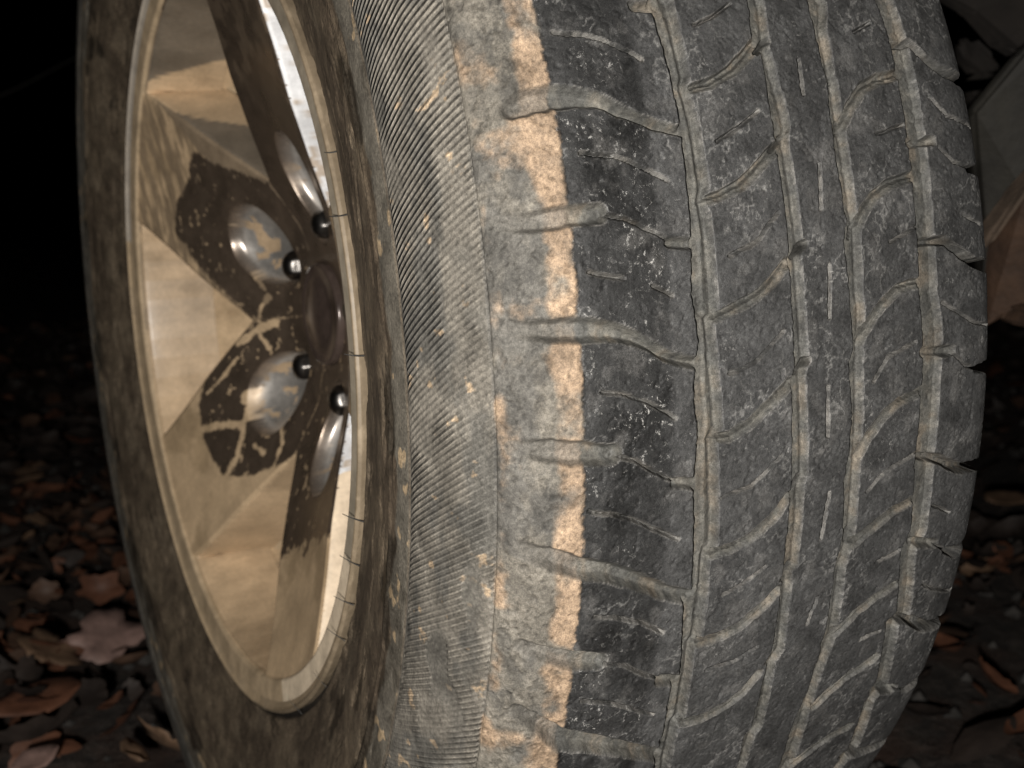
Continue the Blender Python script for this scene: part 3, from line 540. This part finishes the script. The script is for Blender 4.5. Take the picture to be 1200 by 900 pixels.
for k in range(5):
    c = 187 + 72 * k
    P = np.array([polar(.094, c), polar(.148, c + 14.6), *[polar(.2132, c + q) for q in (21.8, 18, 14, 10, 6, 2, -2, -6, -10, -14, -18, -21.8)], polar(.148, c - 14.6)])
    Pc = np.vstack([P, P[:1]]); t = np.r_[0, np.cumsum(np.hypot(*np.diff(Pc, axis=0).T))]; T = np.linspace(0, t[-1], 500, endpoint=False)
    y = np.interp(T, t, Pc[:, 0]); z = np.interp(T, t, Pc[:, 1]); ty = np.gradient(np.r_[y[-1], y, y[0]])[1:-1]; tz = np.gradient(np.r_[z[-1], z, z[0]])[1:-1]
    ny, nz = -tz, ty; l_ = np.hypot(ny, nz); ny /= l_; nz /= l_
    if ((y.mean() - y) * ny + (z.mean() - z) * nz).sum() < 0: ny, nz = -ny, -nz
    kk = np.ones(9) / 9; ny = np.convolve(np.r_[ny[-4:], ny, ny[:4]], kk, 'valid'); nz = np.convolve(np.r_[nz[-4:], nz, nz[:4]], kk, 'valid')
    offs = np.r_[-.0007, 0, .0006, .0015, np.linspace(.0025, WALL, 9)]; dep = np.r_[.0003, .0006, .0030, .009, np.linspace(.016, .050, 9)]
    Yw = y[:, None] + ny[:, None] * offs; Zw = z[:, None] + nz[:, None] * offs; Rw = np.hypot(Yw, Zw); r0 = np.hypot(y, z)
    Xw = np.where(r0 < .208, np.interp(r0, rr, xk), xs(r0))[:, None] + .0012 + dep
    Vw = np.stack([Xw, Yw, Zw], -1); aI = np.roll(Vw, -1, 0) - np.roll(Vw, 1, 0); aJ = np.gradient(Vw, axis=1); Nw2 = np.cross(aI, aJ); Nw2 /= np.linalg.norm(Nw2, axis=-1, keepdims=True) + 1e-12
    if (Nw2[:, 6, 1] * (Yw.mean() - Yw[:, 6]) + Nw2[:, 6, 2] * (Zw.mean() - Zw[:, 6])).sum() < 0: Nw2 = -Nw2
    pd = np.degrees(np.arctan2(Zw, -Yw)) % 360; e1 = fbm(Yw * 30 + 50, Zw * 30 + 50, 501, 5); e2 = fbm(Xw * 300 + 50, (Yw + Zw) * 60 + 50, 502, 4)
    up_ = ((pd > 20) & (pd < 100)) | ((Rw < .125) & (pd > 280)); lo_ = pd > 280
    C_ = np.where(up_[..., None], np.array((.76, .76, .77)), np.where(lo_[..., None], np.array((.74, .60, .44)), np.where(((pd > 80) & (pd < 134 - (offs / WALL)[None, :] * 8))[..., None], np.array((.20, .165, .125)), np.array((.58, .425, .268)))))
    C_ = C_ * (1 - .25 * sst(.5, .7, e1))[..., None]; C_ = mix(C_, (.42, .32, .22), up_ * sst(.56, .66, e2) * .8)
    at_ = {'albedo': np.concatenate([C_, np.ones(C_.shape[:2] + (1,))], -1).reshape(-1, 4), 'extra': np.stack([.36 + 0 * e1, .12 * up_, 0 * e1, 1 + 0 * e1], -1).reshape(-1, 4)}
    m_ = len(offs); I, J = np.meshgrid(np.arange(500), np.arange(m_ - 1), indexing='ij'); I2 = (I + 1) % 500
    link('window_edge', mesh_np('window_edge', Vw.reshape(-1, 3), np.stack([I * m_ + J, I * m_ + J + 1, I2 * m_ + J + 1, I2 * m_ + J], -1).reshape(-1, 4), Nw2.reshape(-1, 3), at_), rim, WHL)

def bm_obj(name, bm, mat, parent=None, smooth=True):
    me = bpy.data.meshes.new(name); bm.to_mesh(me); bm.free()
    if smooth: me.polygons.foreach_set('use_smooth', [True] * len(me.polygons))
    me.materials.append(mat); return link(name, me, parent)
def lathe_bm(prof, n=48, axis_x=True):
    bm = bmesh.new(); rings = []
    for x, r in prof:
        rings.append([bm.verts.new((x, r * math.cos(2 * math.pi * i / n), r * math.sin(2 * math.pi * i / n))) for i in range(n)] if r > 1e-6 else [bm.verts.new((x, 0, 0))])
    for a, b in zip(rings, rings[1:]):
        for i in range(n):
            q = [a[i % len(a)], a[(i + 1) % len(a)], b[(i + 1) % len(b)], b[i % len(b)]]; u = []
            [u.append(z) for z in q if z not in u]
            if len(u) > 2: bm.faces.new(u)
    bmesh.ops.recalc_face_normals(bm, faces=bm.faces); return bm
CAPM = plain('centre_cap_film', (.085, .062, .052), .22, .25, 60, .4, .15, .0008)
cap = bm_obj('centre_cap', lathe_bm([(-.030, .0325), (-.0465, .0325), (-.0480, .0318), (-.0484, .0300), (-.0478, .0292), (-.0500, .020), (-.0512, .010), (-.0515, 0)], 96), CAPM, rim)
NUT = plain('lug_nut_chrome', (.17, .16, .15), .36, 1, 120, .3, .2, .0005)
nb = bmesh.new()
for ring_, (x, r, hexf) in enumerate([(-.030, .0098, 0), (-.040, .0098, 0), (-.0405, .0088, 1), (-.0490, .0088, 1), (-.0515, .0078, .3), (-.0535, .0052, 0), (-.0543, .0022, 0)]):
    for i in range(36):
        a = 2 * math.pi * i / 36; hx = math.cos(math.pi / 6) / math.cos(((a + math.pi / 6) % (math.pi / 3)) - math.pi / 6)
        q = r * (1 - hexf + hexf * hx * 1.08); nb.verts.new((x, q * math.cos(a), q * math.sin(a)))
nb.verts.ensure_lookup_table()
for k in range(6):
    for i in range(36): nb.faces.new([nb.verts[k * 36 + i], nb.verts[k * 36 + (i + 1) % 36], nb.verts[(k + 1) * 36 + (i + 1) % 36], nb.verts[(k + 1) * 36 + i]])
nb.faces.new([nb.verts[6 * 36 + i] for i in range(36)]); bmesh.ops.recalc_face_normals(nb, faces=nb.faces)
nut = bm_obj('lug_nut', nb, NUT, rim); nut.location = (0, *polar(.0572, 151)); nut.location.x = .001
for k in range(1, 5):
    c = nut.copy(); scene.collection.objects.link(c); c.location = (.001, *polar(.0572, 151 + 72 * k)); c.rotation_euler.x = k * .4
# dark drum behind the spokes
DR = plain('brake_drum_iron', (.04, .03, .024), .8, .3)
drum = bm_obj('brake_drum', lathe_bm([(.012, .0), (.012, .03), (.012, .135), (.018, .142), (.09, .142), (.09, .0)], 64), DR, wheel)

# mould hairs at the bead, on the near side of the tyre
def hair(phi, dx, dr, L=.0085):
    bm = bmesh.new(); a = math.radians(phi); e = Vector((0, -math.cos(a), math.sin(a))); t = Vector((0, math.sin(a), math.cos(a)))
    p = Vector((-.1135, 0, 0)) + e * .2365; n = 7; prev = None
    for k in range(n):
        s = k / (n - 1); c = p + Vector((-dx, 0, 0)) * s * L + e * (-dr * s * L) + t * (.15 * L * s * s); r = .00042 * (1 - .5 * s)
        ring_ = [bm.verts.new(c + (e * math.cos(q) + t * math.sin(q)) * r) for q in (0, 1.57, 3.14, 4.71)]
        if prev: [bm.faces.new([prev[i], prev[(i + 1) % 4], ring_[(i + 1) % 4], ring_[i]]) for i in range(4)]
        prev = ring_
    bm.faces.new(prev); return bm_obj('rubber_hair', bm, HAIR, tyre)
for phi, dx, dr in ((343, .9, .9), (337, .8, 1), (331, .9, .8), (324.5, .8, 1), (313, .6, 1.1), (300, .7, 1.1), (17, .7, .8), (2, .9, .5), (24, .5, .4)): hair(phi, dx, dr)

# ------------------------------------------------------------------ parts of the vehicle beyond the tyre
def px(u, v, t):
    x = (u - 600) / 1431.94; y = (v - 450) / 1431.94
    return Vector(CAM) + t * (Vector(FWD) + x * Vector(RGT) + y * Vector(DWN))
def slab(name, pts, thick, mat, parent, bev=.003):
    bm = bmesh.new(); n = len(pts); c = Vector((.25, .95, 0)).normalized() * thick
    a = [bm.verts.new(p) for p in pts]; b = [bm.verts.new(p + c) for p in pts]
    bm.faces.new(a); bm.faces.new(b[::-1])
    for i in range(n): bm.faces.new([a[i], b[i], b[(i + 1) % n], a[(i + 1) % n]])
    bmesh.ops.recalc_face_normals(bm, faces=bm.faces)
    bmesh.ops.bevel(bm, geom=list(bm.edges), offset=bev, segments=2, affect='EDGES')
    o = bm_obj(name, bm, mat, parent, False); return o
P_D = plain('grimy_black_steel', (.018, .016, .012), .75, 0, 30, .5, .6, .004)
P_B = plain('dusty_brown_liner', (.015, .0115, .009), .85, 0, 25, .4, .6, .004)
P_R = plain('rusty_brown_arm', (.050, .026, .014), .8, 0, 35, .5, .8, .005)
P_E = plain('muddy_arm_edge', (.085, .060, .042), .8, 0, 60, .5, .8, .003)
chs = bpy.data.objects.new('vehicle_underside', None); chs.location = (.4, -.1, .05); scene.collection.objects.link(chs)
tag(chs, 'dark grimy vehicle underside with a rusty arm, beyond the right edge of the tyre', 'vehicle')
bpy.context.view_layer.update()
def reparent(o): o.matrix_parent_inverse = chs.matrix_world.inverted(); return o
reparent(slab('wheel_arch_liner', [px(1075, -60, .95), px(1300, -60, .88), px(1300, 60, .88), px(1200, 66, .9), px(1178, 52, .9), px(1140, 14, .93), px(1105, -6, .95)], .02, P_B, chs))
reparent(slab('splash_plate', [px(1150, 400, .80), px(1140, 132, .82), px(1198, 62, .80), px(1290, -10, .78), px(1290, 120, .78), px(1200, 222, .80), px(1162, 278, .80)], .012, P_D, chs))
reparent(slab('suspension_arm', [px(1140, 305, .84), px(1200, 236, .80), px(1300, 120, .78), px(1300, 300, .78), px(1222, 372, .80), px(1196, 366, .82), px(1150, 392, .84)], .03, P_R, chs, .006))
reparent(slab('arm_edge', [px(1148, 296, .785), px(1162, 273, .785), px(1200, 222, .785), px(1290, 120, .77), px(1290, 136, .77), px(1200, 238, .78), px(1166, 286, .78)], .02, P_E, chs, .003))
reparent(slab('bracket', [px(1128, 48, .98), px(1146, 40, .98), px(1174, 66, .98), px(1178, 90, .98), px(1150, 92, 1.0), px(1132, 70, 1.0)], .02, P_B, chs, .006))
reparent(slab('bracket', [px(1138, 108, 1.0), px(1160, 104, 1.0), px(1158, 122, 1.0), px(1143, 130, 1.0)], .02, P_B, chs, .004))

# ------------------------------------------------------------------ ground, leaf litter
GZ = -.382
GM, nt, b = newmat('dark_soil_and_gravel'); co = coords(nt)
n1 = noise(nt, 9, 8, .7, co); n2 = noise(nt, 60, 6, .7, co)
c = rampn(nt, n2, [(.3, (.010, .008, .007)), (.5, (.035, .027, .021)), (.62, (.075, .06, .05)), (.75, (.14, .115, .095))])
c = mixc(nt, rampn(nt, n1, [(.45, 0.), (.6, .7)]), c, (.07, .032, .018)); nt.links.new(c, b.inputs['Base Color']); b.inputs['Roughness'].default_value = .75
nt.links.new(bump(nt, n2, 1, .02, bump(nt, n1, .6, .03)), b.inputs['Normal'])
n = 260; gx = np.sign(np.linspace(-1, 1, n)) * np.abs(np.linspace(-1, 1, n)) ** 2.6 * 60; GX, GY = np.meshgrid(gx, gx, indexing='ij')
near = np.exp(-(GX ** 2 + GY ** 2) / 30)
GZZ = GZ + (fbm(GX * 9 + 900, GY * 9 + 900, 601, 4) - .5) * .035 * near + (fbm(GX * .7 + 90, GY * .7 + 90, 603, 3) - .5) * .15 * (1 - np.exp(-(GX ** 2 + GY ** 2) / 1.5))
GZZ = np.where(GX**2 + GY**2 < .12, GZ - .008, GZZ)
I, J = np.meshgrid(np.arange(n - 1), np.arange(n - 1), indexing='ij')
Fg = np.stack([I * n + J, (I + 1) * n + J, (I + 1) * n + J + 1, I * n + J + 1], -1).reshape(-1, 4)
gme = mesh_np('ground', np.stack([GX, GY, GZZ], -1).reshape(-1, 3), Fg); ground = link('ground', gme, None, GM); tag(ground, kind='structure')
def gz(x, y):
    i = min(max(np.searchsorted(gx, x), 1), n - 1); j = min(max(np.searchsorted(gx, y), 1), n - 1); return GZZ[i - 1:i + 1, j - 1:j + 1].mean()

def leaf_outline(kind, r):
    if kind == 'lobed':
        n = 26; out = []; ph_ = r.uniform(0, 6.28); fr = r.choice((3, 4, 5, 6)); am = [r.uniform(.75, 1.15) for _ in range(9)]
        for k in range(n):
            a = 2 * math.pi * k / n; lob = (1 + .15 * math.cos(fr * a + ph_) + .07 * math.cos((fr + 3) * a)) * am[int(a / 6.2832 * 9) % 9] * r.uniform(.93, 1.07); out.append((math.cos(a) * .5 * lob, math.sin(a) * .36 * lob))
        return out
    n = 12; out = []
    for k in range(n):
        a = 2 * math.pi * k / n; out.append((math.cos(a) * .5, math.sin(a) * abs(math.sin(a)) ** .6 * .26 * r.uniform(.88, 1.1)))
    return out
def leaf_geo(kind, r, curl):
    o = leaf_outline(kind, r); n = len(o); V = [(0, 0, 0)]
    rings = (.5, 1.0)
    for q in rings:
        for (x, y) in o:
            x2, y2 = x * q, y * q; V.append((x2, y2, curl * (x2 * x2 * .9 + abs(y2) * .5) + r.uniform(-.02, .02) * q))
    F = [(0, 1 + i, 1 + (i + 1) % n) for i in range(n)] + [(1 + i, 1 + n + i, 1 + n + (i + 1) % n, 1 + (i + 1) % n) for i in range(n)]
    return V, F
LM = [plain(f'leaf_{k}', c_, .62, 0, 35, .45, .6, .003) for k, c_ in (('rust', (.115, .048, .026)), ('brown', (.082, .046, .029)), ('tan', (.17, .105, .064)), ('dark', (.028, .020, .016)), ('pale', (.24, .155, .13)))]
r = random.Random(23)
me = bpy.data.meshes.new('leaf_litter'); VV = []; FF = []; MI = []
for k in range(8500):
    if r.random() < .55: x = r.uniform(-.7, .9); y = r.uniform(.15, 3.2) 
    elif r.random() < .6: x = r.uniform(.2, 2.4); y = r.uniform(-.5, 2.4)
    else: x = r.uniform(-1.5, 5); y = r.uniform(.5, 9)
    if x * x + y * y < .1: continue
    sz = r.uniform(.012, .055) if r.random() < .8 else r.uniform(.05, .07); v, f = leaf_geo('lobed' if r.random() < .35 else 'oval', r, r.uniform(-.5, 1.1))
    Mx = Matrix.Translation((x, y, gz(x, y) + r.uniform(.010, .035))) @ Matrix.Rotation(r.uniform(0, 6.28), 4, 'Z') @ Matrix.Rotation(r.gauss(0, .5), 4, 'X') @ Matrix.Rotation(r.gauss(0, .3), 4, 'Y') @ Matrix.Scale(sz, 4)
    o = len(VV); VV += [tuple(Mx @ Vector(p)) for p in v]; FF += [tuple(i + o for i in q) for q in f]; mi = r.choices(range(4), (4, 4, .7, 6) if x * x + (y - .4) ** 2 < .7 else (.7, 1, .15, 9))[0]; MI += [mi] * len(f)  # mostly dark leaves farther out: lamp falloff put into their colour
me.from_pydata(VV, [], FF); [me.materials.append(q) for q in LM[:4]]; me.polygons.foreach_set('material_index', MI); me.polygons.foreach_set('use_smooth', [True] * len(FF))
tag(link('leaf_litter', me), 'layer of brown fallen leaves around the wheel', kind='stuff')
# gravel
me = bpy.data.meshes.new('gravel'); VV = []; FF = []
for k in range(4500):
    x = r.uniform(-.6, 2.2); y = r.uniform(-.4, 3.5); s = r.uniform(.003, .012)
    if x * x + y * y < .1: continue
    z = gz(x, y) + s * .3; o = len(VV)
    for dx, dy, dz in ((1, 0, 0), (-1, 0, 0), (0, 1, 0), (0, -1, 0), (0, 0, .8), (0, 0, -.8)): VV.append((x + dx * s * r.uniform(.6, 1.3), y + dy * s * r.uniform(.6, 1.3), z + dz * s * r.uniform(.6, 1.2)))
    FF += [tuple(o + i for i in q) for q in ((0, 2, 4), (2, 1, 4), (1, 3, 4), (3, 0, 4), (2, 0, 5), (1, 2, 5), (3, 1, 5), (0, 3, 5))]
me.from_pydata(VV, [], FF); me.materials.append(plain('pebble_grey', (.045, .041, .037), .8, 0, 20, .6)); tag(link('gravel', me), 'small dark pebbles scattered among the fallen leaves', kind='stuff')
# single leaves one can point at
def leaf(u, v, size, kind, mat, label, yaw=0, tilt=.2, curl=.4, seed=1, up=.035):
    d = px(u, v, 1) - Vector(CAM); t = (GZ + up - CAM[2]) / d.z; p = Vector(CAM) + d * t
    rr_ = random.Random(seed); vv, ff = leaf_geo(kind, rr_, curl); me = bpy.data.meshes.new('fallen_leaf'); me.from_pydata([tuple(Vector(q) * size) for q in vv], [], ff)
    me.polygons.foreach_set('use_smooth', [True] * len(ff)); me.materials.append(mat)
    o = link('fallen_leaf', me); o.location = p; o.rotation_euler = (tilt, 0, yaw)
    so = o.modifiers.new('thickness', 'SOLIDIFY'); so.thickness = .0006
    return tag(o, label, 'leaf', 'fallen leaves lying beside the wheel')
leaf(125, 747, .085, 'lobed', LM[4], 'pale pinkish lobed leaf lying against the left side of the tyre', .4, .55, .15, 3)
leaf(58, 762, .075, 'lobed', LM[2], 'tan brown lobed leaf just left of the pale pinkish leaf', 1.2, .5, .2, 5)
leaf(40, 822, .085, 'oval', LM[0], 'long rust brown leaf lying flat below the tan lobed leaf', .3, .3, .3, 6)
leaf(192, 872, .065, 'lobed', LM[2], 'curled reddish tan leaf at the foot of the tyre, lower left', 2.0, .9, .5, 8)
leaf(40, 894, .045, 'oval', LM[4], 'small pale leaf scrap at the bottom left corner', .6, .3, .6, 9)
leaf(155, 888, .045, 'oval', LM[2], 'small orange brown leaf beside the curled leaf at the bottom edge', 1.6, .5, .8, 12)
leaf(1180, 585, .09, 'oval', LM[2], 'long light brown leaf on dark soil right of the tyre', .1, .2, .3, 14)
# thin twig in the dark beyond
bm = bmesh.new(); prev = None
for k in range(14):
    t = k / 13; c = px(-60 + 190 * t, 132 - 78 * t + 5 * math.sin(t * 5), 3.2 + .2 * t); rad = .006 - .003 * t
    ring_ = [bm.verts.new(c + Vector((0, math.cos(q), math.sin(q))) * rad) for q in (0, 1.05, 2.1, 3.14, 4.2, 5.25)]
    if prev: [bm.faces.new([prev[i], prev[(i + 1) % 6], ring_[(i + 1) % 6], ring_[i]]) for i in range(6)]
    prev = ring_
tag(bm_obj('bare_branch', bm, plain('branch_bark', (.04, .036, .03), .9)), 'thin bare branch in the dark at the upper left behind the tyre', 'branch')
